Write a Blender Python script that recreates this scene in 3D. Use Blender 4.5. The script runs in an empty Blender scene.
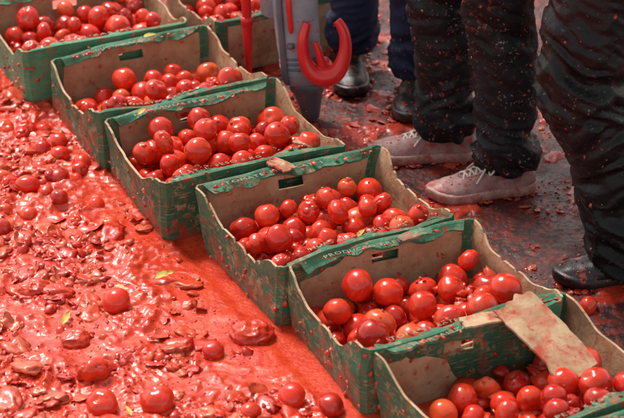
import bpy, bmesh, math, random
import numpy as np
from mathutils import Vector, Matrix, Euler
random.seed(7); rng=np.random.default_rng(7)
C=bpy.context; S=C.scene; col=S.collection

# ---------------------------------------------------------------- noise
def _h(ix,iy,iz,seed):
    n=(ix*374761393+iy*668265263+iz*1274126177+seed*974634777)&0xffffffff
    n=((n^(n>>13))*1274126177)&0xffffffff
    n=((n^(n>>16))*2246822519)&0xffffffff
    n=n^(n>>15)
    return (n&0xffffff)/float(0xffffff)
def vn(P,sc=1.0,seed=0):
    P=np.asarray(P,dtype=np.float64)*sc+1000.0
    I=np.floor(P).astype(np.int64); F=P-I; F=F*F*F*(F*(F*6-15)+10)
    x,y,z=I[...,0],I[...,1],I[...,2]; fx,fy,fz=F[...,0],F[...,1],F[...,2]
    def L(a,b,t): return a+(b-a)*t
    c=lambda a,b,d:_h(x+a,y+b,z+d,seed)
    r=L(L(L(c(0,0,0),c(1,0,0),fx),L(c(0,1,0),c(1,1,0),fx),fy),
        L(L(c(0,0,1),c(1,0,1),fx),L(c(0,1,1),c(1,1,1),fx),fy),fz)
    return r*2-1
def fbm(P,sc,o=3,seed=0,g=.5):
    s=0;a=1;t=0
    for i in range(o):
        s=s+a*vn(P,sc*(2.03**i),seed+i*17); t+=a; a*=g
    return s/t
def sstep(a,b,x):
    t=np.clip((x-a)/(b-a),0,1); return t*t*(3-2*t)

# ---------------------------------------------------------------- materials
class NT:
    def __init__(s,name):
        s.m=bpy.data.materials.new(name); s.m.use_nodes=True
        s.t=s.m.node_tree; s.n=s.t.nodes; s.b=s.n['Principled BSDF']
        s.tc=s.n.new('ShaderNodeTexCoord')
        s.geo=s.n.new('ShaderNodeNewGeometry')
        s.P=s.geo.outputs['Position']
    def link(s,a,b): s.t.links.new(a,b)
    def noise(s,scale,detail=4,rough=.55,vec=None,dist=0):
        n=s.n.new('ShaderNodeTexNoise'); n.inputs['Scale'].default_value=scale
        n.inputs['Detail'].default_value=detail; n.inputs['Roughness'].default_value=rough
        n.inputs['Distortion'].default_value=dist
        s.link(vec or s.P,n.inputs['Vector']); return n.outputs['Fac']
    def vor(s,scale,feature='F1',vec=None):
        n=s.n.new('ShaderNodeTexVoronoi'); n.feature=feature; n.inputs['Scale'].default_value=scale
        s.link(vec or s.P,n.inputs['Vector']); return n.outputs['Distance']
    def ramp(s,src,stops,interp='LINEAR'):
        r=s.n.new('ShaderNodeValToRGB'); r.color_ramp.interpolation=interp
        e=r.color_ramp.elements
        while len(e)<len(stops): e.new(.5)
        for i,(p,c) in enumerate(stops):
            e[i].position=p; e[i].color=(c if len(c)==4 else (*c,1)) if hasattr(c,'__len__') else (c,c,c,1)
        s.link(src,r.inputs['Fac']); return r.outputs['Color']
    def mix(s,f,a,b,mode='MIX'):
        m=s.n.new('ShaderNodeMix'); m.data_type='RGBA'; m.blend_type=mode
        for v,i in ((f,0),(a,6),(b,7)):
            if isinstance(v,(int,float)): 
                m.inputs[i].default_value=v if i==0 else (v,v,v,1)
            elif isinstance(v,tuple): m.inputs[i].default_value=(*v,1) if len(v)==3 else v
            else: s.link(v,m.inputs[i])
        return m.outputs[2]
    def math(s,op,a,b=0):
        m=s.n.new('ShaderNodeMath'); m.operation=op
        for v,i in ((a,0),(b,1)):
            if isinstance(v,(int,float)): m.inputs[i].default_value=v
            else: s.link(v,m.inputs[i])
        return m.outputs[0]
    def attr(s,name):
        a=s.n.new('ShaderNodeAttribute'); a.attribute_name=name; return a
    def set(s,**k):
        names=dict(color='Base Color',rough='Roughness',coat='Coat Weight',coatr='Coat Roughness',spec='Specular IOR Level',sss='Subsurface Weight',metal='Metallic')
        for q,v in k.items():
            i=s.b.inputs[names[q]]
            if isinstance(v,(int,float)): i.default_value=v
            elif isinstance(v,tuple): i.default_value=(*v,1)
            else: s.link(v,i)
    def bump(s,h,strength=.3,dist=.005):
        b=s.n.new('ShaderNodeBump'); b.inputs['Strength'].default_value=strength
        b.inputs['Distance'].default_value=dist; s.link(h,b.inputs['Height'])
        s.link(b.outputs['Normal'],s.b.inputs['Normal']); 

def m_tomato():
    t=NT('tomato_skin'); a=t.attr('tint').outputs['Color']
    n=t.noise(28,3); c=t.mix(t.ramp(n,[(.4,0),(.8,1)]),a,(.72,.085,.018))
    c=t.mix(.65,c,a)
    d=t.noise(60,5,.65); c=t.mix(t.math('MULTIPLY',t.ramp(d,[(.56,0),(.66,1)]),.4),c,(.68,.13,.06))
    d2=t.noise(45,4,.6); c=t.mix(t.math('MULTIPLY',t.ramp(d2,[(.62,0),(.70,1)]),.5),c,(.34,.014,.008))
    st=t.attr('stem').outputs['Fac']; c=t.mix(st,c,(.36,.22,.09))
    t.set(color=c,rough=t.ramp(t.noise(40,4,.6),[(.35,.10),(.68,.36)]),coat=.2,coatr=.08)
    t.bump(t.noise(90,5,.6),.18,.003); return t.m
def m_pulp():
    t=NT('tomato_pulp'); a=t.attr('tint').outputs['Color']
    n=t.noise(70,5,.65); c=t.mix(t.ramp(n,[(.3,0),(.72,1)]),t.mix(.45,a,(.38,.018,.007)),a)
    s=t.vor(170); c=t.mix(t.math('MULTIPLY',t.ramp(s,[(.08,1),(.2,0)]),.25),c,(.80,.30,.10))
    t.set(color=c,rough=t.ramp(t.noise(60,3),[(.3,.08),(.7,.30)]),coat=.3,coatr=.06,spec=.4)
    t.bump(t.noise(140,5,.65),.38,.004); return t.m
def m_street():
    t=NT('wet_street'); m=t.attr('pulp').outputs['Fac']
    g=t.noise(260,4,.7); asp=t.mix(g,(.009,.007,.007),(.045,.030,.027))
    asp=t.mix(t.ramp(t.noise(7,5,.65),[(.36,0),(.60,1)]),asp,(.085,.018,.013))
    asp=t.mix(t.ramp(t.noise(30,6,.75),[(.49,0),(.60,.9)]),asp,(.25,.020,.012))
    asp=t.mix(t.ramp(t.noise(120,3,.7),[(.60,0),(.66,.8)]),asp,(.30,.05,.035))
    n=t.noise(14,6,.62,dist=.6); soup=t.ramp(n,[(.28,(.50,.026,.009)),(.5,(.64,.048,.017)),(.68,(.72,.088,.036)),(.85,(.76,.18,.085))])
    s=t.vor(210); soup=t.mix(t.math('MULTIPLY',t.ramp(s,[(.06,1),(.18,0)]),.3),soup,(.84,.34,.12))
    f=t.noise(95,6,.7); soup=t.mix(t.math('MULTIPLY',t.ramp(f,[(.5,0),(.60,1)]),.55),soup,(.40,.018,.007))
    fo=t.noise(26,7,.75,dist=1.2); soup=t.mix(t.math('MULTIPLY',t.ramp(fo,[(.56,0),(.68,1)]),.38),soup,(.80,.22,.12))
    t.set(color=t.mix(m,asp,soup),spec=.42)
    ra=t.ramp(t.noise(12,4),[(.35,.18),(.65,.55)]); rs=t.ramp(t.noise(22,5,.6),[(.35,.05),(.68,.26)])
    t.set(rough=t.mix(m,ra,rs)); t.link(t.math('MULTIPLY',m,.35),t.b.inputs['Coat Weight']); t.b.inputs['Coat Roughness'].default_value=.05
    t.bump(t.mix(m,t.noise(230,3,.7),t.noise(95,6,.66)),.42,.005); return t.m
def m_card(name,green,stain=.5,worn=.5,lift=1.0):
    t=NT(name); o=t.tc.outputs['Object']
    fib=t.noise(60,5,.7); brown=t.ramp(t.noise(16,5,.6),[(.3,(.40,.26,.145)),(.55,(.55,.385,.235)),(.8,(.68,.52,.35))])
    brown=t.mix(t.math('MULTIPLY',fib,.25),brown,(.24,.14,.07))
    if green:
        g=t.ramp(t.noise(9,5,.6),[(.3,(.022*lift,.092*lift,.052*lift)),(.6,(.042*lift,.150*lift,.086*lift)),(.85,(.110*lift,.235*lift,.150*lift))])
        c=t.mix(t.ramp(t.noise(26,6,.72),[(.66-.15*worn,0),(.72-.14*worn,.85)]),g,t.mix(.6,brown,(.25,.25,.15)))
        mp=t.n.new('ShaderNodeMapping'); mp.inputs['Scale'].default_value=(8,8,60); t.link(o,mp.inputs['Vector'])
        c=t.mix(t.ramp(t.noise(3,5,.7,vec=mp.outputs[0]),[(.56,0),(.64,.6)]),c,t.mix(.4,brown,(.2,.22,.14)))
    else: c=brown
    sep=t.n.new('ShaderNodeSeparateXYZ'); t.link(o,sep.inputs[0])
    z=t.math('MULTIPLY',sep.outputs['Z'],-1.6)
    st=t.math('ADD',t.noise(13,7,.66,dist=.5),z)
    k=.60-.14*stain
    c=t.mix(t.ramp(st,[(k-.10,0),(k+.06,.88)]),c,(.42,.035,.018))
    c=t.mix(t.ramp(t.noise(48,6,.66),[(.58,0),(.66,.85)]),c,(.44,.045,.022))
    mp=t.n.new('ShaderNodeMapping'); mp.inputs['Scale'].default_value=(22,22,5); mp.inputs['Location'].default_value=(3,1,2); t.link(o,mp.inputs['Vector'])
    c=t.mix(t.ramp(t.noise(1.6,5,.65,vec=mp.outputs[0]),[(.56,0),(.68,.6)]),c,(.46,.07,.038))
    if not green: c=t.mix(t.ramp(t.noise(11,5,.7),[(.50,0),(.70,.55)]),c,(.42,.15,.08))
    c=t.mix(t.ramp(t.noise(9,5,.7),[(.56,0),(.75,.6)]),c,(.12,.07,.045))
    t.set(color=c,rough=t.ramp(t.noise(25,4),[(.35,.32),(.65,.8)]),spec=.3)
    t.bump(t.noise(45,6,.65),.5,.006); return t.m
def m_jeans(name,base,base2,rough,speck):
    t=NT(name)
    c=t.mix(t.ramp(t.noise(9,4),[(.35,0),(.7,1)]),base,base2)
    w=t.noise(420,2); c=t.mix(t.math('MULTIPLY',w,.25),c,t.mix(.5,base2,(.02,.02,.025)))
    sp=t.math('ADD',t.noise(95,4,.65),t.math('MULTIPLY',t.noise(6,3),.35))
    c=t.mix(t.ramp(sp,[(speck-.03,0),(speck+.03,.65)]),c,(.34,.26,.25))
    sp2=t.math('ADD',t.noise(60,5,.7),t.math('MULTIPLY',t.noise(10,2),.3))
    c=t.mix(t.ramp(sp2,[(speck-.07,0),(speck,.75)]),c,(.22,.045,.032))
    t.set(color=c,rough=t.ramp(t.noise(18,4),[(.3,rough),(.7,rough+.3)]),spec=.24)
    t.bump(t.noise(55,5,.65),.5,.006); return t.m
def m_simple(name,c1,c2,rough=.5,sc=20,bump=.15,coat=0,stain=0):
    t=NT(name); c=t.mix(t.ramp(t.noise(sc,5),[(.3,0),(.7,1)]),c1,c2)
    if stain: c=t.mix(t.ramp(t.noise(42,5,.65),[(.60-.13*stain,0),(.70-.1*stain,.85)]),c,(.46,.06,.045))
    t.set(color=c,rough=t.ramp(t.noise(sc*1.5,4),[(.3,rough*.7),(.7,min(1,rough*1.3))]),coat=coat)
    t.bump(t.noise(sc*8,3),bump,.002); return t.m

M=dict(tomato=m_tomato(),pulp=m_pulp(),street=m_street(),
  green=m_card('green_printed_cardboard',True,.62,.80,1.1),brown=m_card('brown_cardboard',False,.30),
  green_in=m_card('green_cardboard_edge',True,.10,.60,1.3),
  teal=m_card('teal_cardboard',True,-.1,-.8,2.0),
  print_=m_simple('faded_print',(.30,.33,.25),(.17,.24,.16),.7,45,stain=.8),
  jeans=m_jeans('wet_black_jeans',(.004,.0045,.006),(.012,.013,.017),.4,.83),
  black=m_jeans('soaked_black_trousers',(.003,.003,.004),(.008,.008,.010),.20,.88),
  navy=m_jeans('navy_trousers',(.008,.013,.040),(.018,.030,.075),.5,.88),
  canvas=m_simple('stained_canvas',(.30,.13,.13),(.52,.33,.31),.75,38,.7,stain=.5),
  rubber=m_simple('dirty_rubber',(.60,.40,.35),(.38,.15,.13),.5,50,.3,stain=.7),
  lace=m_simple('shoe_lace',(.76,.66,.60),(.62,.46,.42),.7,60,.3,stain=.1),
  blackshoe=m_simple('black_leather',(.006,.006,.006),(.022,.016,.015),.38,40,.4,stain=.25),
  shirt=m_simple('wet_shirt',(.35,.33,.33),(.45,.38,.37),.6,12,.3,stain=.4),
  skin=m_simple('skin',(.45,.24,.17),(.52,.29,.21),.45,20,.2),
  hair=m_simple('hair',(.02,.012,.008),(.05,.03,.02),.5,90,.6),
  eye=m_simple('eye',(.6,.58,.55),(.6,.58,.55),.15,5,0),
  gungrey=m_simple('grey_blue_plastic',(.20,.26,.32),(.34,.40,.45),.42,12,.1,stain=.3),
  gundark=m_simple('dark_grey_plastic',(.07,.09,.11),(.13,.15,.18),.42,12,.1,stain=.3),
  red=m_simple('red_plastic',(.66,.010,.016),(.74,.025,.022),.33,9,.08,coat=.1,stain=.1),
  leafy=m_simple('yellow_leaf',(.62,.47,.08),(.50,.41,.08),.55,40,.2,stain=.3),
)
def col_obj(name,verts,faces,mats,smooth=True,parent=None,tint=None,matidx=None,stem=None):
    me=bpy.data.meshes.new(name)
    if isinstance(faces,np.ndarray):
        n=len(faces);k=faces.shape[1]
        me.vertices.add(len(verts)); me.vertices.foreach_set('co',np.asarray(verts,dtype=np.float32).ravel())
        me.loops.add(n*k); me.loops.foreach_set('vertex_index',faces.astype(np.int32).ravel())
        me.polygons.add(n); me.polygons.foreach_set('loop_start',np.arange(0,n*k,k,dtype=np.int32))
        me.polygons.foreach_set('loop_total',np.full(n,k,dtype=np.int32))
        me.update(calc_edges=True); me.validate()
    else:
        me.from_pydata([tuple(v) for v in verts],[],faces); me.update()
    for m in mats: me.materials.append(m)
    me.polygons.foreach_set('use_smooth',np.full(len(me.polygons),smooth))
    if matidx is not None: me.polygons.foreach_set('material_index',np.asarray(matidx,dtype=np.int32))
    if tint is not None:
        a=me.attributes.new('tint','FLOAT_COLOR','POINT')
        c=np.ones((len(verts),4),dtype=np.float32); c[:,:3]=tint; a.data.foreach_set('color',c.ravel())
    if stem is not None:
        a=me.attributes.new('stem','FLOAT','POINT'); a.data.foreach_set('value',stem.astype(np.float32))
    o=bpy.data.objects.new(name,me); col.objects.link(o)
    if parent: o.parent=parent
    return o
def empty(name,loc=(0,0,0),rot=0):
    e=bpy.data.objects.new(name,None); e.location=loc; e.rotation_euler=(0,0,rot); e.empty_display_size=.1
    col.objects.link(e); return e
def ico(sub):
    bm=bmesh.new(); bmesh.ops.create_icosphere(bm,subdivisions=sub,radius=1)
    v=np.array([x.co[:] for x in bm.verts]); f=np.array([[q.index for q in p.verts] for p in bm.faces]); bm.free(); return v,f
def randrot(n):
    q=rng.normal(size=(n,4)); q/=np.linalg.norm(q,axis=1)[:,None]; w,x,y,z=q.T
    return np.stack([np.stack([1-2*(y*y+z*z),2*(x*y-z*w),2*(x*z+y*w)],-1),np.stack([2*(x*y+z*w),1-2*(x*x+z*z),2*(y*z-x*w)],-1),np.stack([2*(x*z-y*w),2*(y*z+x*w),1-2*(x*x+y*y)],-1)],1)
class Acc:
    def __init__(s): s.v=[];s.f=[];s.c=[];s.s=[];s.n=0
    def add(s,v,f,c,st=None):
        s.v.append(v); s.f.append(f+s.n); s.c.append(np.broadcast_to(c,(len(v),3))); s.s.append(np.zeros(len(v)) if st is None else st); s.n+=len(v)
    def obj(s,name,mat,parent=None):
        return col_obj(name,np.concatenate(s.v),np.concatenate(s.f),[mat],True,parent,np.concatenate(s.c),stem=np.concatenate(s.s))

def tomato_tpl(seed):
    v,f=ico(4); th=np.arctan2(v[:,1],v[:,0]); z=v[:,2].copy(); r=np.hypot(v[:,0],v[:,1])
    lob=1+.022*np.cos(5*th+seed)*np.clip(z+.3,0,1)
    out=v*lob[:,None]; out[:,2]*=[.88,.78,.93,.97,.84][seed%5]
    out[:,2]-= .20*np.exp(-(r/.25)**2)*(z>0)
    out*= (1+.075*vn(v,1.0,seed)+.02*vn(v,2.6,seed+4))[:,None]
    if seed>=9:
        out*= (1-.22*np.exp(-((vn(v,1.2,seed+3))/.10)**2))[:,None]
        out*= (1+.05*fbm(v,4,2,seed))[:,None]; out[:,2]*=.8
    return out,f,.85*np.exp(-(r/.13)**2)*(z>0)
TT=[tomato_tpl(i) for i in range(12)]
def tcol():
    k=rng.random()
    base=np.array([.60,.016,.008])*(1-k)+np.array([.72,.040,.012])*k
    if rng.random()<.09: base=np.array([.74,.10,.028])
    if rng.random()<.16: base=np.array([.44,.011,.008])
    return np.minimum(base*(.88+.24*rng.random()),.85)
def add_tomato(acc,p,r,squash=1,cr=.10):
    i=rng.integers(9,12) if rng.random()<cr else rng.integers(9)
    v,f,st=TT[i]; R=randrot(1)[0]
    w=(v@R.T)*r; w[:,2]*=squash
    acc.add(w+np.array(p),f,tcol(),st)
def lump_tpl(seed,sub):
    v,f=ico(sub); d=1+.50*fbm(v,1.7,3,seed)+.16*vn(v,5,seed+3)
    o=v*d[:,None]; o[:,2]*=.58; return o,f
def skin_tpl(seed):
    v,f=ico(3); r=np.hypot(v[:,0],v[:,1]); 
    rid=1-np.abs(vn(v,1.9,seed))*2
    d=.9+.26*rid+.22*vn(v,3.2,seed+9)+.10*vn(v,7,seed+4); o=v*d[:,None]
    o[:,2]*=.46+.15*vn(v*[1,1,0],1.0,seed+2)
    o[:,0]*=1.12; o[:,2]-=.25*np.exp(-(r/.4)**2)*(v[:,2]>0); return o,f
def torn_tpl(seed):
    v,f=ico(3); o=v.copy(); o[:,2]*=.10
    edge=1+.45*fbm(v*[1,1,0],1.6,3,seed); o[:,:2]*=edge[:,None]
    o[:,2]+=.45*(o[:,0]**2)*(1 if seed%2 else -.7)+.22*vn(o*[1,1,0],2.2,seed+5)+.08*vn(o*[1,1,0],6,seed+6); return o,f
BT=[lump_tpl(30+i,1) for i in range(8)]; ST=[skin_tpl(60+i) for i in range(12)]
MT=[lump_tpl(90+i,2) for i in range(10)]; RT=[torn_tpl(120+i) for i in range(10)]
PC=np.array([[.62,.034,.012],[.68,.050,.018],[.48,.017,.008],[.70,.088,.034],[.58,.024,.010],[.66,.066,.024],[.72,.14,.065]])
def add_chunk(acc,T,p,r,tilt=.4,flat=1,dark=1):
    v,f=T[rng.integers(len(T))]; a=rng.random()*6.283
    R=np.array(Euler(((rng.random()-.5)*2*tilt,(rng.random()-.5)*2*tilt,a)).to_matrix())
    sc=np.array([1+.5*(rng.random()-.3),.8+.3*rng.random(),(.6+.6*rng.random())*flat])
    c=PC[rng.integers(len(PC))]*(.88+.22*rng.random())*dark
    acc.add((v*sc*r)@R.T+np.array(p),f,c)

# ---------------------------------------------------------------- camera
cam=bpy.data.cameras.new('camera'); co=bpy.data.objects.new('camera',cam); col.objects.link(co)
cam.sensor_width=36; cam.lens=110; cam.clip_end=500
co.location=(0,-4.131,2.385); co.rotation_euler=(math.radians(60),0,0)
cam.dof.use_dof=True; cam.dof.focus_distance=4.45; cam.dof.aperture_fstop=5.0
S.camera=co

# ---------------------------------------------------------------- street
def sdist(x,y): return (x+.518)*.88+(y-.155)*.47
def pud(x,y):
    dx,dy=x+.18,y+.50; a=dx*.47-dy*.88; b=dx*.88+dy*.47
    P=np.stack([x,y,np.zeros_like(x)],-1); wv=.25*fbm(P,7,3,71)
    w=1-sstep(.5,1.15,np.sqrt((a/.38)**2+(b/.16)**2)+wv)
    dx,dy=x+.50,y+.02; a=dx*.47-dy*.88; b=dx*.88+dy*.47
    w2=.6*(1-sstep(.5,1.1,np.sqrt((a/.22)**2+(b/.10)**2)+wv))
    return np.clip(w+w2,0,1)
def height(x,y):
    P=np.stack([x,y,np.zeros_like(x)],-1); s=sdist(x,y)
    far=1-sstep(1.5,3,np.hypot(x,y))
    Wp=P+.035*np.stack([vn(P,14,61),vn(P,14,62),0*x],-1)
    nl=fbm(Wp,8,4,3)
    cell=1-np.abs(vn(Wp,22,8))*2; cell2=1-np.abs(vn(Wp+3.3,44,9))*2
    lum=.0170+.020*nl+.007*cell+.005*cell2+.0045*fbm(P,90,2,5)
    lum=lum*(1-.58*pud(x,y))
    lvl=.0170+.0019*fbm(Wp,32,3,2)
    k=.004; dlt=lum-lvl; left=lvl+.5*(dlt+np.sqrt(dlt*dlt+k*k))
    left=left*far+(1-far)*.016
    right=.002+.005*np.clip(fbm(P,12,4,21)+.1,0,1)+.0014*vn(P,160,22)*far
    crate=sstep(-.01,.02,s)*(1-sstep(.46,.5,s))*(1-sstep(1.4,1.6,y))
    left=left*(1-crate)+.012*crate
    w=1-sstep(.42,.56,s+.06*vn(P,8,4)+.02*vn(P,30,4))
    splat=sstep(.04,.22,fbm(P,10,5,31)-.30*sstep(.6,1.2,s)+.03)
    return right*(1-w)+left*w+splat*.006*(1-w), np.clip(w+.62*splat*(1-w),0,1)
def axis(lo,hi,st):
    a=list(np.arange(lo,hi+1e-6,st)); d=st;l=[lo];h=[hi]
    while h[-1]<45: d*=1.28; h.append(h[-1]+d); l.append(l[-1]-d)
    return np.array(l[:0:-1]+a+h[1:])
xs=axis(-1.15,1.1,.0042); ys=axis(-1.1,1.5,.0046)
X,Y=np.meshgrid(xs,ys); Z,MK=height(X,Y)
V=np.stack([X,Y,Z],-1).reshape(-1,3); nx,ny=len(xs),len(ys)
i=np.arange((ny-1)*nx).reshape(ny-1,nx)[:,:-1].ravel(); F=np.stack([i,i+1,i+nx+1,i+nx],1)
st=col_obj('street',V,F,[M['street']])
a=st.data.attributes.new('pulp','FLOAT','POINT'); a.data.foreach_set('value',MK.ravel().astype(np.float32))

def zat(x,y): return float(height(np.array([x]),np.array([y]))[0][0])
acc=Acc(); tacc=Acc()
def scatter(n,T,r0,r1,zone,tilt=.4,flat=1,pw=2,sink=.3,dark=1,up=-.6):
    xs_=rng.uniform(-1.3,1.15,n*4); ys_=rng.uniform(-1.15,1.6,n*4)
    s=sdist(xs_,ys_); p=pud(xs_,ys_); P=np.stack([xs_,ys_,xs_*0],-1); cl=fbm(P,5,3,77)
    r=rng.random(n*4)
    if zone=='L': ok=(s<-.012)&(r>p*.88)&(cl>-.22+.3*r)
    elif zone=='A': ok=(s<-.012)
    elif zone=='R': ok=(s>.50)&(cl>-.05+.3*np.clip(s-.65,0,1))
    else: ok=(s>.475)&(s<.62)
    idx=np.where(ok)[0][:n]; hz=height(xs_[idx],ys_[idx])[0]
    for j,k in enumerate(idx):
        rr=r0+(r1-r0)*rng.random()**pw
        if zone in 'LA' and s[k]>-.012-rr*.9: continue
        p_=(xs_[k],ys_[k],hz[j]+rr*sink*(up+rng.random()))
        add_chunk(acc,T,p_,rr,tilt,flat,dark)
scatter(760,ST,.011,.032,'L',.3,.9,1.3,sink=.4)
scatter(330,RT,.009,.024,'L',.5,.9,1.3,up=-.2)
scatter(2000,MT,.005,.015,'L',.8,.9,1.5)
scatter(7000,BT,.0018,.006,'L',1.2,1,1.5)
scatter(4200,BT,.0010,.0038,'A',1.2,.8,1.5,sink=.1)
scatter(50,RT,.008,.02,'A',.5,.8,1.5,up=-.1)
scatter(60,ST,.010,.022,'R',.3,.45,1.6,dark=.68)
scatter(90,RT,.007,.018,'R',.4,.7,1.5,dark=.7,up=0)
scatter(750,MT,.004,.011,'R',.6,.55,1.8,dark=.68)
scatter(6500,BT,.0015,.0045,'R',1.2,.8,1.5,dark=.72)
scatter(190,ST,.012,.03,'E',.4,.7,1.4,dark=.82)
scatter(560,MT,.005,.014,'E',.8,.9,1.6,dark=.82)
acc.obj('crushed_tomato_pulp',M['pulp'])
xs_=rng.uniform(-1.15,-.45,260); ys_=rng.uniform(-.15,1.2,260)
for x,y in zip(xs_,ys_):
    if sdist(x,y)<-.05 and rng.random()>pud(np.array([x]),np.array([y]))[0]*1.2 and rng.random()<.42:
        r=.017+.013*rng.random(); add_tomato(tacc,(x,y,zat(x,y)+r*(-.32+.42*rng.random())),r,.86,.35)
tacc.obj('half_sunk_tomatoes',M['tomato'])

def px2w(px,py,h=.02):
    t=(209-py)/1907; y=(4.77*t-.5*h*t-.866*h)/(.5-.866*t); d=4.77+.866*y-.5*h
    return (px-312)/1907*d,y
loose=[(95,377,.038),(102,409,.034),(158,407,.036),(117,308,.034),(213,353,.026),(292,401,.032),(350,408,.031),
 (28,190,.032),(98,165,.026),(74,143,.024),(60,158,.026),(60,205,.022),(42,150,.024),(80,172,.022),
 (250,414,.024),(588,303,.026),(500,357,.02)]
for (px,py,r) in loose:
    ac=Acc(); x,y=px2w(px,py,.02)
    if sdist(x,y)>-.03 and sdist(x,y)<.49: x-=.04
    add_tomato(ac,(x,y,zat(x,y)+r*.28),r,.92,.10); ac.obj('tomato',M['tomato'])
for (px,py,r,sd_) in [(252,334,.042,5),(75,340,.030,9),(35,290,.030,14)]:
    x,y=px2w(px,py,.02); ac=Acc(); v,f=ico(5)
    d=1+.14*(1-2*np.abs(vn(v,1.9,sd_)))+.07*fbm(v,4,3,sd_+3); o_=v*d[:,None]*r; o_[:,2]*=.66; o_[:,0]*=1.1
    ac.add(o_+np.array([x,y,zat(x,y)+.003]),f,np.array([.62,.040,.014])); ac.obj('burst_tomato',M['pulp'])

# ---------------------------------------------------------------- leaves
for (px,py,s,r) in [(165,276,.030,.4),(66,318,.026,1.3),(121,287,.018,2.2),(290,392,.026,.2),(360,292,.018,1.0),(128,411,.018,2.0),(142,114,.020,1),(150,38,.022,.3)]:
    x,y=px2w(px,py,.03 if px<140 or py>200 else .18); 
    n=9; vv=[];ff=[]
    for q in range(n):
        u=q/(n-1); w=.33*math.sin(math.pi*u**.8)*(1-.25*(q%2)); z=.12*math.sin(u*5)
        for k in (-1,0,1): vv.append((s*(u-.5)*2,s*w*k,s*(z+.12*abs(k))))
    for q in range(n-1):
        for k in range(2): b=q*3+k; ff.append((b,b+1,b+4,b+3))
    o=col_obj('leaf',vv,ff,[M['leafy']]); o.location=(x,y,zat(x,y)+.012); o.rotation_euler=(.3,-.2,r)
    if .0<sdist(x,y)<.48: o.location.z=.188

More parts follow.
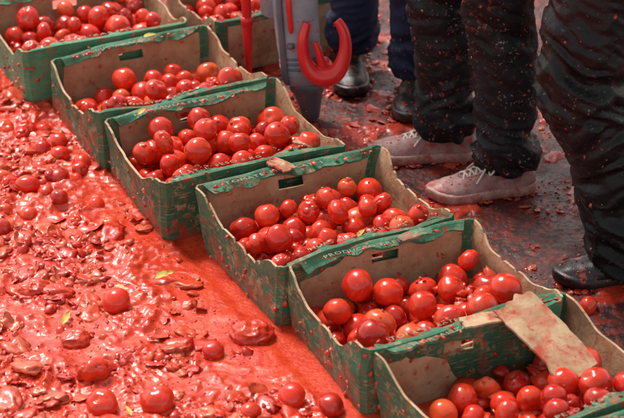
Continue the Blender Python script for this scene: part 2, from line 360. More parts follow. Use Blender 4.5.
# ---------------------------------------------------------------- crates
W,D,H=.462,.378,.172
def make_crate(lb,ang,seed,ntom,rr,teal=False,W=W,D=D,H=H,bigs=0,extra=None,front_brown=False,bias=0,mash=150):
    e=empty('tomato_crate',(lb[0],lb[1],.006),ang)
    cr=.012; per=[]
    nW,nD=58,50
    def side(a,b,n,tag):
        for q in range(n): 
            t=q/n; per.append((a[0]+(b[0]-a[0])*t,a[1]+(b[1]-a[1])*t,tag,t))
    side((cr,0),(W-cr,0),nW,'B'); side((W-cr,0),(W,-cr),2,'c'); side((W,-cr),(W,-D+cr),nD,'R'); side((W,-D+cr),(W-cr,-D),2,'c')
    side((W-cr,-D),(cr,-D),nW,'F'); side((cr,-D),(0,-D+cr),2,'c'); side((0,-D+cr),(0,-cr),nD,'L'); side((0,-cr),(cr,0),2,'c')
    n=len(per); rows=20
    dip={'R':.028+.012*rng.random(),'L':.036+.016*rng.random()}
    rs=int(seed*13)
    def warp(P):
        P=np.array(P,dtype=float); k=np.clip(P[...,2:3]/H,0,1.3)[...,0]
        Q=P+seed*5.1
        kk=np.sqrt(k)
        crs=1-2*np.abs(vn(Q,9,rs+9)); crs2=1-2*np.abs(vn(Q,9,rs+10))
        wx=.022*fbm(Q,4.5,2,rs)*k+.004*crs*kk+.0016*vn(Q,26,rs+5)*k
        wy=.016*fbm(Q,4.5,2,rs+1)*k+.0035*crs2*kk+.0016*vn(Q,26,rs+6)*k
        wz=.010*vn(Q,5.5,rs+2)*k
        out=P.copy(); out[...,0]+=wx; out[...,1]+=wy; out[...,2]+=wz
        return out
    V=[];F=[];MI=[]
    for j in range(rows+1):
        for (x,y,tag,t) in per:
            h=H
            if tag in 'RL':
                e2=min(t,1-t); s_=float(sstep(.05,.30,e2)); h=H-dip[tag]*s_
                h+=.0022*float(vn([[t*9,seed,0]],1,rs+8)[0])
                tear=float(vn([[t*26,seed*2.7,3]],1,rs+18)[0]); h-=.016*max(0,tear-.62)/.38*min(1,e2*12)
            z=h*j/rows; fl=.012*z/H
            cx,cy=W/2,-D/2
            V.append((x+fl*(1 if x>cx else -1)*abs(x-cx)/cx, y+fl*(1 if y>cy else -1)*abs(y-cy)/(D/2), z))
    hole=(.43,.57,.66,.82) 
    for j in range(rows):
        for k in range(n):
            tag,t=per[k][2],per[k][3]
            z=(j+.5)/rows
            if tag in 'BF' and hole[0]<t<hole[1] and hole[2]<z<hole[3]: continue
            k2=(k+1)%n; F.append((j*n+k2,j*n+k,(j+1)*n+k,(j+1)*n+k2))
            edge = (tag in 'BF' and (t<.045 or t>.955 or z>.90)) or tag=='c'
            MI.append(2 if edge else 0)
    fz=len(V)
    V.append((W/2,-D/2,.0))
    for k in range(n): F.append((k,(k+1)%n,fz)); MI.append(0)
    top=rows*n
    def flange(k0,k1,diry,depth):
        last=[top+k for k in range(k0,k1+1)]
        for s in range(1,6):
            cur=[]
            for m,k in enumerate(range(k0,k1+1)):
                x,y,z=V[top+k]; u=m/(k1-k0); tap=.018*(s/5)
                jg=float(vn([[m*.23,seed*3.3+diry,1]],1,rs+3)[0]); jg2=float(vn([[m*.7,seed*3.3+diry,4]],1,rs+3)[0])
                jag=(.010*jg+.003*jg2-.012*max(0,jg2-.6))*(s/5)**2
                xx=W/2+(x-W/2)*(1-tap*2/W*1.0)
                V.append((xx,y+diry*(depth*s/5+jag),z+.002*math.sin(s*1.2)-.009*(s/5)**2*(1+1.3*float(vn([[u*5,seed,s*.2]],1,rs)[0]))))
                cur.append(len(V)-1)
            for m in range(k1-k0):
                q=(last[m],last[m+1],cur[m+1],cur[m]); F.append(q[::-1]); MI.append(2)
            last=cur
    flange(1,nW-1,-1,.028)
    fo=nW+2+nD+2; flange(fo+1,fo+nW-1,1,.030)
    Vw=warp(V)
    g=M['teal'] if teal else M['green']
    gi=M['teal'] if teal else M['green_in']
    outer=M['brown'] if front_brown else g
    o=col_obj('tray',Vw,F,[outer,M['brown'],gi,gi],False,e,matidx=MI)
    bm=bmesh.new(); bm.from_mesh(o.data); bmesh.ops.recalc_face_normals(bm,faces=bm.faces)
    c=Vector((W/2,-D/2,H/2)); tot=0
    for f_ in bm.faces:
        if abs(f_.normal.z)<.5: d=f_.calc_center_median()-c; d.z=0; tot+= f_.normal.dot(d)
    if tot<0: bmesh.ops.reverse_faces(bm,faces=bm.faces)
    bm.to_mesh(o.data); bm.free()
    sm=o.modifiers.new('thick','SOLIDIFY'); sm.thickness=.0055; sm.offset=-1; sm.material_offset=1; sm.material_offset_rim=1
    labels=(('TOMATE  PERA  CAT. I','HORTALIZAS FRESCAS'),('PRODUCTO FRESCO','TOMATES  EXTRA'),('HORTALIZAS FRESCAS','CAT. I   PESO 6 KG'))[seed%3]
    for (yy,txt,xo) in ((-.018,labels[0],.05+.03*rng.random()),(-D+.006,labels[1],.04+.05*rng.random())):
        cu=bpy.data.curves.new('lettering','FONT'); cu.body=txt; cu.size=.016; cu.resolution_u=2; cu.space_character=1.15
        to=bpy.data.objects.new('tmp',cu); col.objects.link(to); C.view_layer.update()
        me=bpy.data.meshes.new_from_object(to.evaluated_get(C.evaluated_depsgraph_get()))
        bm=bmesh.new(); bm.from_mesh(me); bmesh.ops.triangulate(bm,faces=bm.faces)
        bmesh.ops.subdivide_edges(bm,edges=[q for q in bm.edges if q.calc_length()>.008],cuts=2); bm.to_mesh(me); bm.free()
        bpy.data.objects.remove(to)
        tv=np.array([v.co[:] for v in me.vertices]); tv[:,0]=tv[:,0]*1.4+xo; tv[:,1]+=yy; tv[:,2]=H+.0018
        tv=warp(tv)
        for v,q in zip(me.vertices,tv): v.co=q
        me.materials.append(M['print_']); lo=bpy.data.objects.new('lettering',me); col.objects.link(lo); lo.parent=e
    P=np.zeros((0,4)); ta=Acc(); fl=.010
    for q in range(ntom):
        r=rr*(.76+.42*rng.random())
        if q>=ntom-bigs: r=rr*1.22
        m=.013; K=70
        cx=rng.uniform(m+r,W-m-r,K); cy=rng.uniform(-D+m+r,-m-r,K); z=np.full(K,fl+r)
        if len(P):
            d=np.hypot(cx[:,None]-P[:,0],cy[:,None]-P[:,1]); s=(r+P[:,3])*.97
            zz=np.where(d<s,P[:,2]+np.sqrt(np.clip(s*s-d*d,0,None)),0); z=np.maximum(z,zz.max(1))
        cost=z-bias*(-cy/D)-.02*(cx/W)
        if q>=ntom*.85: b=int(np.argsort(cost)[rng.integers(0,5)])
        else: b=int(np.argmin(cost))
        P=np.vstack([P,[cx[b],cy[b],z[b],r]])
    for x,y,z,r in P: add_tomato(ta,(x,y,z),r)
    ta.obj('tomatoes',M['tomato'],e)
    pa=Acc()
    for q in range(mash): 
        x,y=rng.uniform(.02,W-.02),rng.uniform(-D+.02,-.02)
        add_chunk(pa,ST if rng.random()<.4 else MT,(x,y,.015+.03*rng.random()),.012+.016*rng.random(),.5,.8)
    for q in range(46):
        k=rng.integers(0,len(P)); x,y,z,r=P[k]; n_=np.array([rng.normal()*.5,rng.normal()*.5-.2,1]); n_/=np.linalg.norm(n_)
        pp=np.array([x,y,z])+n_*r*.97; add_chunk(pa,[BT,BT,MT][rng.integers(3)],pp,.002+.005*rng.random()**1.8,.8,.8)
    if extra:
        for q in range(extra[2]):
            x=np.clip(extra[0]+rng.normal()*.05,.03,W-.03); y=np.clip(extra[1]+rng.normal()*.05,-D+.03,-.03)
            add_chunk(pa,ST if rng.random()<.3 else MT,(x,y,extra[3]+.03*rng.random()),.007+.012*rng.random(),.7,1)
    nv=len(per)*(rows+1)
    for q in range(230):
        k=rng.integers(0,nv); v=Vw[k]; 
        if rng.random()<(v[2]/H)*.6: continue
        add_chunk(pa,BT if rng.random()<.7 else (MT if rng.random()<.5 else RT),(v[0],v[1],v[2]),.0015+.007*rng.random()**2.2,1.4,1)
    for q in range(60):
        u=rng.uniform(.02,W-.02); yy=-.016 if rng.random()<.5 else -D+.016
        p=warp([[u,yy+rng.normal()*.006,H+.001]])[0]; add_chunk(pa,BT if rng.random()<.7 else MT,p,.0015+.006*rng.random()**2.2,.6,.7)
    pa.obj('crushed_pulp',M['pulp'],e)
    return e,warp

def scrap(e,name,mat,w,l,loc,rot,th=.004,curl=.01,seed=1,rag=1.0):
    nx_,ny_=22,30; vv=[];ff=[]
    for a in range(nx_+1):
        for b in range(ny_+1):
            u,v=a/nx_-.5,b/ny_-.5
            eu=rag*(.06*float(vn([[b*.25,seed,np.sign(u)]],1,5)[0])+.03*float(vn([[b*.8,seed,np.sign(u)]],1,6)[0])); ev=.07*rag*float(vn([[a*.35,seed,np.sign(v)+5]],1,7)[0])
            crease=.5*abs(v+.12)
            vv.append((u*w*(1+eu*min(1,abs(u)*3)),v*l*(1+ev*min(1,abs(v)*3)),curl*(-crease*2+.25*float(vn([[u*3,v*3,seed]],1,3)[0]))))
    for a in range(nx_):
        for b in range(ny_): k=a*(ny_+1)+b; ff.append((k,k+ny_+1,k+ny_+2,k+1))
    o=col_obj(name,vv,ff,[mat],False,e); m=o.modifiers.new('t','SOLIDIFY'); m.thickness=th
    o.location=loc; o.rotation_euler=rot; return o

data=[((-.709,.506),(-.311,.699),1,74,.0290,dict(bias=.08)),
      ((-.518,.155),(-.097,.355),2,94,.0292,dict(bias=.02)),
      ((-.257,-.219),(.142,-.005),3,92,.0282,dict(bias=.02)),
      ((-.049,-.542),(.374,-.354),4,60,.0312,dict(bigs=2,bias=.03,extra=(.38,-.22,60,.085))),
      ((.139,-.893),(.545,-.665),5,56,.030,dict(bias=.10,mash=60))]
for lb,rb,sd,nt,rr,kw in data:
    ang=math.atan2(rb[1]-lb[1],rb[0]-lb[0]); e,wp=make_crate(lb,ang,sd,nt,rr,**kw)
    if sd==5:
        scrap(e,'torn_flap',M['brown'],.105,.225,(.345,-.105,.162),(math.radians(22),math.radians(-3),math.radians(10)),th=.005,curl=.012)
        scrap(e,'torn_strip',M['brown'],.040,.10,(.25,-.010,.181),(.05,0,math.radians(80)),curl=.005,seed=4)
    if sd==3: scrap(e,'torn_strip',M['brown'],.045,.06,(.21,.008,.186),(.15,.1,.5),curl=.008,seed=7,rag=2)
    if sd==2: scrap(e,'torn_strip',M['brown'],.04,.05,(.39,-.34,.180),(.2,.1,.9),curl=.008,seed=9,rag=2)
    if sd==4: scrap(e,'torn_strip',M['green_in'],.035,.08,(.30,-.02,.186),(-.1,.1,1.4),curl=.008,seed=12,rag=2)
make_crate((-.935,.875),math.radians(25),6,78,.029,teal=True)
make_crate((-.43,1.085),math.radians(27),7,80,.028,front_brown=True)
make_crate((.345,-1.235),math.radians(27),8,70,.029)

# ---------------------------------------------------------------- people
def cap(bm,p,q,r1,r2):
    p,q=Vector(p),Vector(q); d=q-p; L=d.length
    if L>1e-5:
        m=Matrix.Translation((p+q)/2)@d.to_track_quat('Z','Y').to_matrix().to_4x4()
        bmesh.ops.create_cone(bm,cap_ends=True,segments=24,radius1=r1,radius2=r2,depth=L,matrix=m)
    for c,r in ((p,r1),(q,r2)): bmesh.ops.create_icosphere(bm,subdivisions=3,radius=r,matrix=Matrix.Translation(c))
def chain(bm,pts,rad):
    for a in range(len(pts)-1): cap(bm,pts[a],pts[a+1],rad[a],rad[a+1])
def ell(bm,c,s,rz=0): bmesh.ops.create_icosphere(bm,subdivisions=3,radius=1,matrix=Matrix.Translation(c)@Matrix.Rotation(rz,4,'Z')@Matrix.Diagonal((*s,1)))

def shoe(parent,name,ankle,yaw,upper,sole,lace,L=.275,seed=0,laces=True):
    root=bpy.data.objects.new(name,None); col.objects.link(root); root.parent=parent
    root.location=(ankle[0],ankle[1],ankle[2]); root.rotation_euler=(0,0,yaw)
    ss=[0,.04,.14,.26,.38,.5,.62,.74,.85,.94,1.0]
    hw=[.012,.026,.033,.033,.034,.039,.044,.046,.041,.028,.006]
    hh=[.050,.072,.086,.092,.090,.074,.060,.050,.044,.038,.024]
    cy=[0,0,0,0,0,.001,.003,.005,.006,.006,.005]
    x0=-.075
    K=22; V=[];F=[]
    N=44; tt=np.linspace(0,1,N); HW=np.interp(tt,ss,hw); HH=np.interp(tt,ss,hh); CY=np.interp(tt,ss,cy)
    ker=np.array([.25,.5,.25]); 
    for _ in range(2): HH[1:-1]=np.convolve(HH,ker,'valid'); HW[1:-1]=np.convolve(HW,ker,'valid')
    for a_ in range(N):
        for k in range(K+1):
            th=math.pi*k/K; c,s_=math.cos(th),math.sin(th)
            yy=HW[a_]*math.copysign(abs(c)**.75,c)*(1-.22*s_*(HH[a_]/.09)); zz=.014+(HH[a_]-.014)*s_**.8
            V.append((x0+tt[a_]*L,CY[a_]+yy,zz))
    for a_ in range(N-1):
        for k in range(K): b=a_*(K+1)+k; F.append((b,b+1,b+K+2,b+K+1))
    V=np.array(V); nz=fbm(V+seed,26,3,seed+4); V[:,2]+=.005*nz*(V[:,2]>.03); V[:,1]+=.005*vn(V+seed,30,3)*(V[:,2]>.03)
    mi=[1 if (a_>37) else 0 for a_ in range(N-1) for k in range(K)]
    u=col_obj('upper',V,F,[upper,sole],True,root,matidx=mi)
    m=u.modifiers.new('t','SOLIDIFY'); m.thickness=.003; m.offset=1
    V=[];F=[]; prof=[(-.001,1.02),(.004,1.10),(.014,1.12),(.024,1.10),(.027,1.04)]
    out=[(x0+tt[a_]*L,CY[a_]+HW[a_],1) for a_ in range(N)]+[(x0+tt[a_]*L,CY[a_]-HW[a_],-1) for a_ in range(N-1,-1,-1)]
    n=len(out)
    for (z,sc) in prof:
        for (x,y,s_) in out:
            lift=.010*max(0,(x-x0)/L-.8)/.2
            V.append(((x-.06)*(1+(sc-1)*.35)+.06,y*sc+s_*.002,z+lift))
    for j in range(len(prof)-1):
        for k in range(n): k2=(k+1)%n; F.append((j*n+k,j*n+k2,(j+1)*n+k2,(j+1)*n+k))
    F.append(tuple(range(n))[::-1]); F.append(tuple((len(prof)-1)*n+k for k in range(n)))
    col_obj('sole',V,F,[sole],True,root)
    pa=Acc()
    for q in range(120):
        t_=rng.random(); x=x0+t_*L; sg=1 if rng.random()<.5 else -1
        h_=float(np.interp(t_,tt,HH)); w_=float(np.interp(t_,tt,HW)); th=rng.random()*1.5
        add_chunk(pa,BT,(x,float(np.interp(t_,tt,CY))+sg*w_*math.cos(th)*.97,.014+(h_-.010)*math.sin(th)),.0012+.0038*rng.random()**2,1,1,.85)
    for q in range(46):
        t_=rng.random(); x=x0+t_*L; sg=1 if rng.random()<.5 else -1; w_=float(np.interp(t_,tt,HW))
        add_chunk(pa,MT,(x,sg*(w_*1.12+.004+.01*rng.random()),.002),.003+.008*rng.random()**1.5,.5,.7,.75)
    pa.obj('splashes',M['pulp'],root)
    if laces:
        def hz(x): return float(np.interp((x-x0)/L,tt,HH))+.003
        for sg in (1,-1):
            cu=bpy.data.curves.new('eyestay','CURVE'); cu.dimensions='3D'; cu.bevel_depth=.0035
            s=cu.splines.new('NURBS'); pts=[(.018,-.024*sg,hz(.018)-.016),(.05,-.021*sg,hz(.05)-.008),(.08,-.020*sg,hz(.08)-.006),(.112,-.016*sg,hz(.112)-.003),(.120,0,hz(.12)+.0)]
            s.points.add(len(pts)-1); s.use_endpoint_u=True; s.order_u=3
            for q,p in zip(s.points,pts): q.co=(*p,1)
            eo=bpy.data.objects.new('eyestay',cu); cu.materials.append(upper); col.objects.link(eo); eo.parent=root
        cu=bpy.data.curves.new('laces','CURVE'); cu.dimensions='3D'; cu.bevel_depth=.0030; cu.bevel_resolution=2
        def spl(pts):
            s=cu.splines.new('NURBS'); s.points.add(len(pts)-1); s.use_endpoint_u=True; s.order_u=3
            for q,p in zip(s.points,pts): q.co=(*p,1)
        xsl=[.035,.051,.067,.083,.099]
        for q,x in enumerate(xsl):
            for sg in (1,-1):
                x2=x+.014
                spl([(x,-.019*sg,hz(x)-.006),(x+.004,-.010*sg,hz(x)+.002),(x2-.004,.010*sg,hz(x2)+.004),(x2,.019*sg,hz(x2)-.005)])
        x=.036; z=hz(x)+.004
        spl([(x,0,z),(x-.006,.022,z+.008),(x+.004,.044,z-.010),(x+.018,.040,z-.026),(x+.008,.018,z-.002),(x,0,z)])
        spl([(x,0,z),(x-.006,-.022,z+.008),(x+.004,-.044,z-.010),(x+.018,-.038,z-.026),(x+.008,-.018,z-.002),(x,0,z)])
        spl([(x,0,z),(x+.012,.014,z-.002),(x+.032,.032,z-.022),(x+.048,.040,z-.044)])
        spl([(x,0,z),(x+.014,-.012,z),(x+.038,-.030,z-.020),(x+.052,-.045,z-.046)])
        lo=bpy.data.objects.new('laces',cu); cu.materials.append(lace); col.objects.link(lo); lo.parent=root
    return root

def person(name,yaw,ankles,knees,pelvis,chest,head,hands,elbows,tr,shoem,rad,toeyaw,seed,laces,shirt=M['shirt'],hem=.075,fold=.006,waist=.10,nst=600):
    e=empty(name,(0,0,0)); bm=bmesh.new()
    fw=Vector((math.cos(yaw),math.sin(yaw),0)); lf=Vector((-math.sin(yaw),math.cos(yaw),0)); up=Vector((0,0,1))
    pv,ch,hd=Vector(pelvis),Vector(chest),Vector(head)
    for sgn,an,kn in ((1,ankles[0],knees[0]),(-1,ankles[1],knees[1])):
        hp=pv+lf*.085*sgn; an=Vector(an); kn=Vector(kn)
        hm=Vector((an.x,an.y,hem+rad[3]*.55)); cf=hm.lerp(kn,.62)-fw*.012
        lo=hm.lerp(kn,.2)
        chain(bm,[hm,lo,cf,kn,kn.lerp(hp,.55),hp],[rad[3],rad[3]*.93,rad[2],rad[1],rad[0],rad[0]*1.08])
    rz=yaw
    ell(bm,pv+up*.02,(.115,.165,.12),rz); ell(bm,pv.lerp(ch,.45),(.10,.140,.17),rz); ell(bm,ch,(.115,.170,.17),rz)
    neck=hd-up*.14-fw*.02; cap(bm,ch+up*.12,neck,.06,.052); cap(bm,neck,hd-up*.04,.052,.055)
    ell(bm,hd,(.092,.074,.110),rz); ell(bm,hd+fw*.03-up*.055,(.052,.050,.055),rz)
    cap(bm,hd+fw*.088+up*.01,hd+fw*.108-up*.022,.008,.013)
    ell(bm,hd+fw*.070+up*.028,(.022,.052,.010),rz)
    cap(bm,hd+fw*.082-up*.052-lf*.016,hd+fw*.082-up*.052+lf*.016,.008,.008)
    for s_ in (1,-1): ell(bm,hd+lf*.076*s_-up*.005,(.018,.010,.030),rz)
    hc=[]
    for sgn,ha,el in ((1,hands[0],elbows[0]),(-1,hands[1],elbows[1])):
        sh=ch+lf*.18*sgn+up*.10; ha,el=Vector(ha),Vector(el)
        chain(bm,[ch+lf*.08*sgn+up*.11,sh],[.06,.058]); 
        wr=ha; dr=(ha-el).normalized()
        chain(bm,[sh,sh.lerp(el,.5),el,el.lerp(wr,.35),wr],[.056,.05,.042,.04,.028])
        sd=fw if abs(dr.dot(fw))<.7 else up; sd=(sd-dr*sd.dot(dr)).normalized(); nr=dr.cross(sd)*sgn
        for o_ in (-.022,-.008,.008,.022): chain(bm,[wr+sd*o_*.5+dr*.01,wr+dr*.085+sd*o_*1.1],[.015,.012])
        for q,(o_,l) in enumerate(((.030,.070),(.010,.080),(-.010,.074),(-.029,.058))):
            b=wr+dr*.085+sd*o_; k1=b+dr*l*.42-nr*l*.12; k2=k1+dr*l*.28-nr*l*.22; k3=k2+dr*l*.15-nr*l*.24
            chain(bm,[b,k1,k2,k3],[.0095,.009,.0085,.0075])
        b=wr+dr*.025+sd*.02; chain(bm,[b,b+dr*.03+sd*.024-nr*.012,b+dr*.055+sd*.032-nr*.022],[.014,.011,.009])
        hc.append((wr,dr))
    me=bpy.data.meshes.new('b'); bm.to_mesh(me); bm.free()
    o=bpy.data.objects.new('b',me); col.objects.link(o)
    r=o.modifiers.new('r','REMESH'); r.mode='VOXEL'; r.voxel_size=.0062
    s=o.modifiers.new('s','SMOOTH'); s.iterations=5; s.factor=.5
    C.view_layer.update(); me2=bpy.data.meshes.new_from_object(o.evaluated_get(C.evaluated_depsgraph_get()))
    bpy.data.objects.remove(o)
    nV=len(me2.vertices); v=np.zeros(nV*3,dtype=np.float32); me2.vertices.foreach_get('co',v); v=v.reshape(-1,3).astype(float)
    nm=np.array([q.vector[:] for q in me2.vertex_normals])
    wz=pelvis[2]+waist
    near=np.zeros(nV,dtype=bool)
    for wr,dr in hc: near|=((v-np.array(wr))@np.array(dr)>-.05)&(((v-np.array(wr))**2).sum(1)<.22**2)
    isl=(v[:,2]<wz)&~near
    Q=v.copy(); Q+= .04*np.stack([fbm(v,6,2,seed),fbm(v,6,2,seed+1),fbm(v,6,2,seed+2)],-1)
    Q[:,2]+= .45*Q[:,0]*np.sign(vn(v,3,seed+5)+.2)
    rid=1-2*np.abs(fbm(Q*np.array([1,1,3.2]),7,3,seed+7)); big=fbm(v*np.array([1,1,.6]),9,2,seed+12)
    low=1+1.8*np.exp(-((v[:,2]-.13)/.09)**2)+.7*np.exp(-((v[:,2]-.5)/.09)**2)
    d=(fold*(rid-.35)*low+.006*big+.0015*vn(v,60,seed))*isl
    cl=(v[:,2]>wz)&(v[:,2]<head[2]-.17)&~near
    d+=cl*.008*(rid-.4)
    v+=nm*d[:,None]
    hz=hem; m_=v[:,2]<hz; v[m_,2]=hz-.002*(rng.random(m_.sum()))
    me2.vertices.foreach_set('co',v.astype(np.float32).ravel())
    for m in (tr,shirt,M['skin'],M['hair']): me2.materials.append(m)
    pc=np.zeros(len(me2.polygons)*3,dtype=np.float32); me2.polygons.foreach_get('center',pc); pc=pc.reshape(-1,3).astype(float)
    mi=np.where(pc[:,2]>wz,1,0)
    for (wr,dr) in hc:
        k=((pc-np.array(wr))@np.array(dr)>-.03)&(((pc-np.array(wr))**2).sum(1)<.22**2); mi[k]=2
    k=pc[:,2]>head[2]-.17; mi[k&(np.hypot(pc[:,0]-head[0],pc[:,1]-head[1])<.14)]=2
    rel=(pc-np.array(hd)); f_=rel@np.array(fw); hr=(pc[:,2]>head[2]-.10)&((rel[:,2]>.065)|((f_<-.012)))&(np.hypot(rel[:,0],rel[:,1])<.14); mi[hr]=3
    me2.polygons.foreach_set('material_index',mi.astype(np.int32)); me2.polygons.foreach_set('use_smooth',np.full(len(me2.polygons),True))
    b=bpy.data.objects.new('body',me2); col.objects.link(b); b.parent=e
    lowv=np.where((v[:,2]<.75)&(v[:,2]>hem+.01))[0]; pa=Acc()
    for k in rng.choice(lowv,nst):
        if v[k,2]>.25 and rng.random()<.45: continue
        add_chunk(pa,BT,v[k],.001+.005*rng.random()**3,1.5,.7,.65)
    pa.obj('stuck_pulp',M['pulp'],e)
    for s_ in (1,-1):
        bm=bmesh.new(); bmesh.ops.create_icosphere(bm,subdivisions=2,radius=.012,matrix=Matrix.Translation(hd+fw*.078+lf*.030*s_+up*.010)); me=bpy.data.meshes.new('eye'); bm.to_mesh(me); bm.free()
        me.materials.append(M['eye']); q=bpy.data.objects.new('eye',me); col.objects.link(q); q.parent=e
    for q,an in enumerate(ankles): shoe(e,'shoe',an,toeyaw[q],*shoem,seed=seed+q*3,laces=laces)
    return e
sn=(M['canvas'],M['rubber'],M['lace']); bk=(M['blackshoe'],M['blackshoe'],M['blackshoe'])
person('standing_person',math.pi,[(.488,.085,.004),(.350,.268,.004)],[(.448,.095,.49),(.312,.265,.47)],(.43,.18,.90),(.44,.18,1.30),(.42,.18,1.60),
   [(.34,-.10,.90),(.34,.46,.90)],[(.46,-.08,1.12),(.46,.44,1.12)],M['jeans'],sn,(.094,.080,.080,.076),[math.radians(190),math.radians(179)],11,True,fold=.008)
person('standing_person',math.pi,[(.765,-.315,.004),(.93,-.02,.004)],[(.595,-.315,.50),(.78,-.03,.50)],(.66,-.15,.92),(.70,-.15,1.32),(.66,-.15,1.62),
   [(.47,-.36,1.12),(.47,.08,1.12)],[(.70,-.41,1.10),(.70,.11,1.10)],M['black'],bk,(.108,.094,.090,.108),[math.radians(188),math.radians(180)],23,False,hem=.035,fold=.013)
person('standing_person',math.radians(-90),[(.285,.64,.004),(.115,.80,.004)],[(.275,.60,.48),(.115,.74,.48)],(.19,.76,.90),(.17,.74,1.30),(.17,.70,1.60),
   [(.42,.66,.92),(.02,.56,.74)],[(.45,.76,1.12),(-.07,.72,1.02)],M['navy'],bk,(.09,.075,.07,.072),[math.radians(-100),math.radians(-95)],31,False,nst=250)

# ---------------------------------------------------------------- toy water gun (nozzle down)
g=empty('toy_water_gun',(-.018,.475,0)); g.rotation_euler=(math.radians(-2),math.radians(-3),0)
def loft(name,secs,mat,parent,K=28,p=3.2,rot=None):
    V=[];F=[]
    for (z,cx,cy,a_,b_) in secs:
        for k in range(K):
            th=2*math.pi*k/K; c,s_=math.cos(th),math.sin(th)
            V.append((cx+a_*math.copysign(abs(c)**(2/p),c),cy+b_*math.copysign(abs(s_)**(2/p),s_),z))
    n=len(secs)
    for j in range(n-1):
        for k in range(K): k2=(k+1)%K; F.append((j*K+k,j*K+k2,(j+1)*K+k2,(j+1)*K+k))
    F.append(tuple(range(K))[::-1]); F.append(tuple((n-1)*K+k for k in range(K)))
    return col_obj(name,V,F,[mat],True,parent)
loft('nozzle',[(.012,.015,0,.018,.018),(.016,.015,0,.024,.024),(.05,.015,0,.030,.028),(.09,.012,0,.040,.036),(.105,.010,0,.047,.04),(.12,.010,0,.047,.04),(.124,.010,0,.04,.036)],M['gundark'],g)
loft('barrel',[(.118,0,0,.036,.034),(.124,0,0,.046,.040),(.16,-.002,0,.053,.045),(.24,-.006,0,.058,.048),(.33,-.008,0,.060,.05),(.42,-.008,0,.060,.05),(.50,-.004,0,.05,.045),(.56,0,0,.042,.04),(.62,.0,0,.038,.036),(.635,0,0,.03,.03)],M['gungrey'],g)
loft('side_rail',[(.13,-.040,-.036,.006,.010),(.15,-.046,-.042,.009,.012),(.42,-.050,-.046,.009,.012),(.44,-.046,-.04,.005,.008)],M['gundark'],g,16)
loft('side_stripe',[(.28,-.022,-.046,.003,.006),(.29,-.022,-.050,.007,.007),(.40,-.024,-.054,.007,.007),(.41,-.024,-.05,.003,.005)],M['red'],g,12)
loft('screw_boss',[(.235,-.025,-.046,.006,.006),(.238,-.025,-.048,.010,.010),(.250,-.025,-.048,.010,.010),(.253,-.025,-.046,.006,.006)],M['gundark'],g,16,2)
for z in (.17,.185,.20): loft('rib',[(z,-.002,0,.055,.047),(z+.002,-.002,0,.0585,.050),(z+.006,-.002,0,.0585,.050),(z+.008,-.002,0,.055,.047)],M['gundark'],g)
loft('tank',[(.30,-.062,.02,.012,.02),(.32,-.072,.02,.028,.035),(.45,-.075,.02,.032,.04),(.50,-.072,.02,.02,.03)],M['gungrey'],g)
def redcurve(nm,pts,bev):
    cu=bpy.data.curves.new(nm,'CURVE'); cu.dimensions='3D'; cu.bevel_depth=bev; cu.bevel_resolution=5; cu.use_fill_caps=True
    sp=cu.splines.new('NURBS'); sp.points.add(len(pts)-1); sp.use_endpoint_u=True; sp.order_u=4
    for q,p in zip(sp.points,pts): q.co=(*p[:3],1); q.radius=p[3]
    ho=bpy.data.objects.new(nm,cu); cu.materials.append(M['red']); col.objects.link(ho); ho.parent=g
redcurve('pump_handle',[(.022,-.060,.312,.75),(.010,-.068,.285,.95),(.006,-.070,.25,1.05),(.010,-.072,.205,1.25),(.030,-.074,.170,1.65),(.062,-.076,.158,1.95),(.096,-.076,.172,1.65),(.116,-.074,.215,1.25),(.122,-.070,.26,1.05),(.116,-.066,.295,.95),(.100,-.060,.315,.8)],.0145)
redcurve('trigger',[(.060,-.070,.17,1.3),(.056,-.072,.205,1.1),(.046,-.072,.235,.9),(.040,-.070,.262,.6)],.011)
loft('handle_mount',[(.150,.050,-.045,.022,.03),(.158,.050,-.05,.03,.034),(.188,.050,-.05,.032,.034),(.196,.05,-.045,.024,.03)],M['red'],g)
ga=Acc()
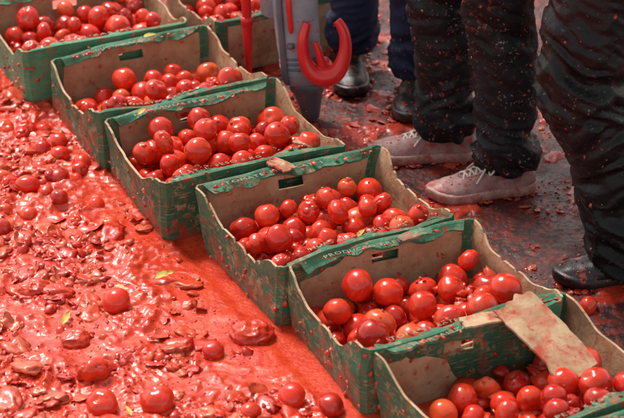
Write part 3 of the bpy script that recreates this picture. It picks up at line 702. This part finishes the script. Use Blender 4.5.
for q in range(90):
    th=rng.uniform(math.pi,2*math.pi); z=.04+.36*rng.random()**1.4; rr_=(.035 if z<.11 else .056)
    add_chunk(ga,BT,(-.002+rr_*math.cos(th),rr_*.86*math.sin(th),z),.001+.004*rng.random()**2,1.4,.7,.85)
ga.obj('splashes',M['pulp'],g)

p=empty('red_pole',(-.175,.665,0)); p.rotation_euler=(0,math.radians(-1.0),0)
loft('shaft',[(.005,0,0,.003,.003),(.06,0,0,.009,.009),(.16,0,0,.013,.013),(.30,0,0,.0135,.0135),(1.1,0,0,.0135,.0135),(1.105,0,0,.010,.010)],M['red'],p,20,2)
loft('collar',[(.20,0,0,.014,.014),(.202,0,0,.017,.017),(.225,0,0,.017,.017),(.227,0,0,.014,.014)],M['red'],p,20,2)

# ---------------------------------------------------------------- light
w=bpy.data.worlds.new('World'); S.world=w; w.use_nodes=True; nt=w.node_tree
sky=nt.nodes.new('ShaderNodeTexSky'); sky.sky_type='NISHITA'; sky.sun_disc=False
el,az=math.radians(58),math.radians(-35)
sky.sun_elevation=el; sky.sun_rotation=az
hs=nt.nodes.new('ShaderNodeHueSaturation'); hs.inputs['Saturation'].default_value=.22; hs.inputs['Value'].default_value=1.4
wm=nt.nodes.new('ShaderNodeMix'); wm.data_type='RGBA'; wm.blend_type='MULTIPLY'; wm.inputs[0].default_value=1; wm.inputs[7].default_value=(1,.96,.88,1)
bg=nt.nodes['Background']; nt.links.new(sky.outputs[0],hs.inputs['Color']); nt.links.new(hs.outputs[0],wm.inputs[6]); nt.links.new(wm.outputs[2],bg.inputs[0]); bg.inputs[1].default_value=.15
sl=bpy.data.lights.new('sun','SUN'); sl.energy=3.9; sl.angle=math.radians(14); sl.color=(1,.95,.88)
so=bpy.data.objects.new('sun',sl); col.objects.link(so)
d=Vector((math.sin(az)*math.cos(el),math.cos(az)*math.cos(el),math.sin(el)))
so.rotation_euler=d.to_track_quat('Z','Y').to_euler(); so.location=d*10
S.view_settings.view_transform='Standard'; S.view_settings.look='None'; S.view_settings.exposure=0
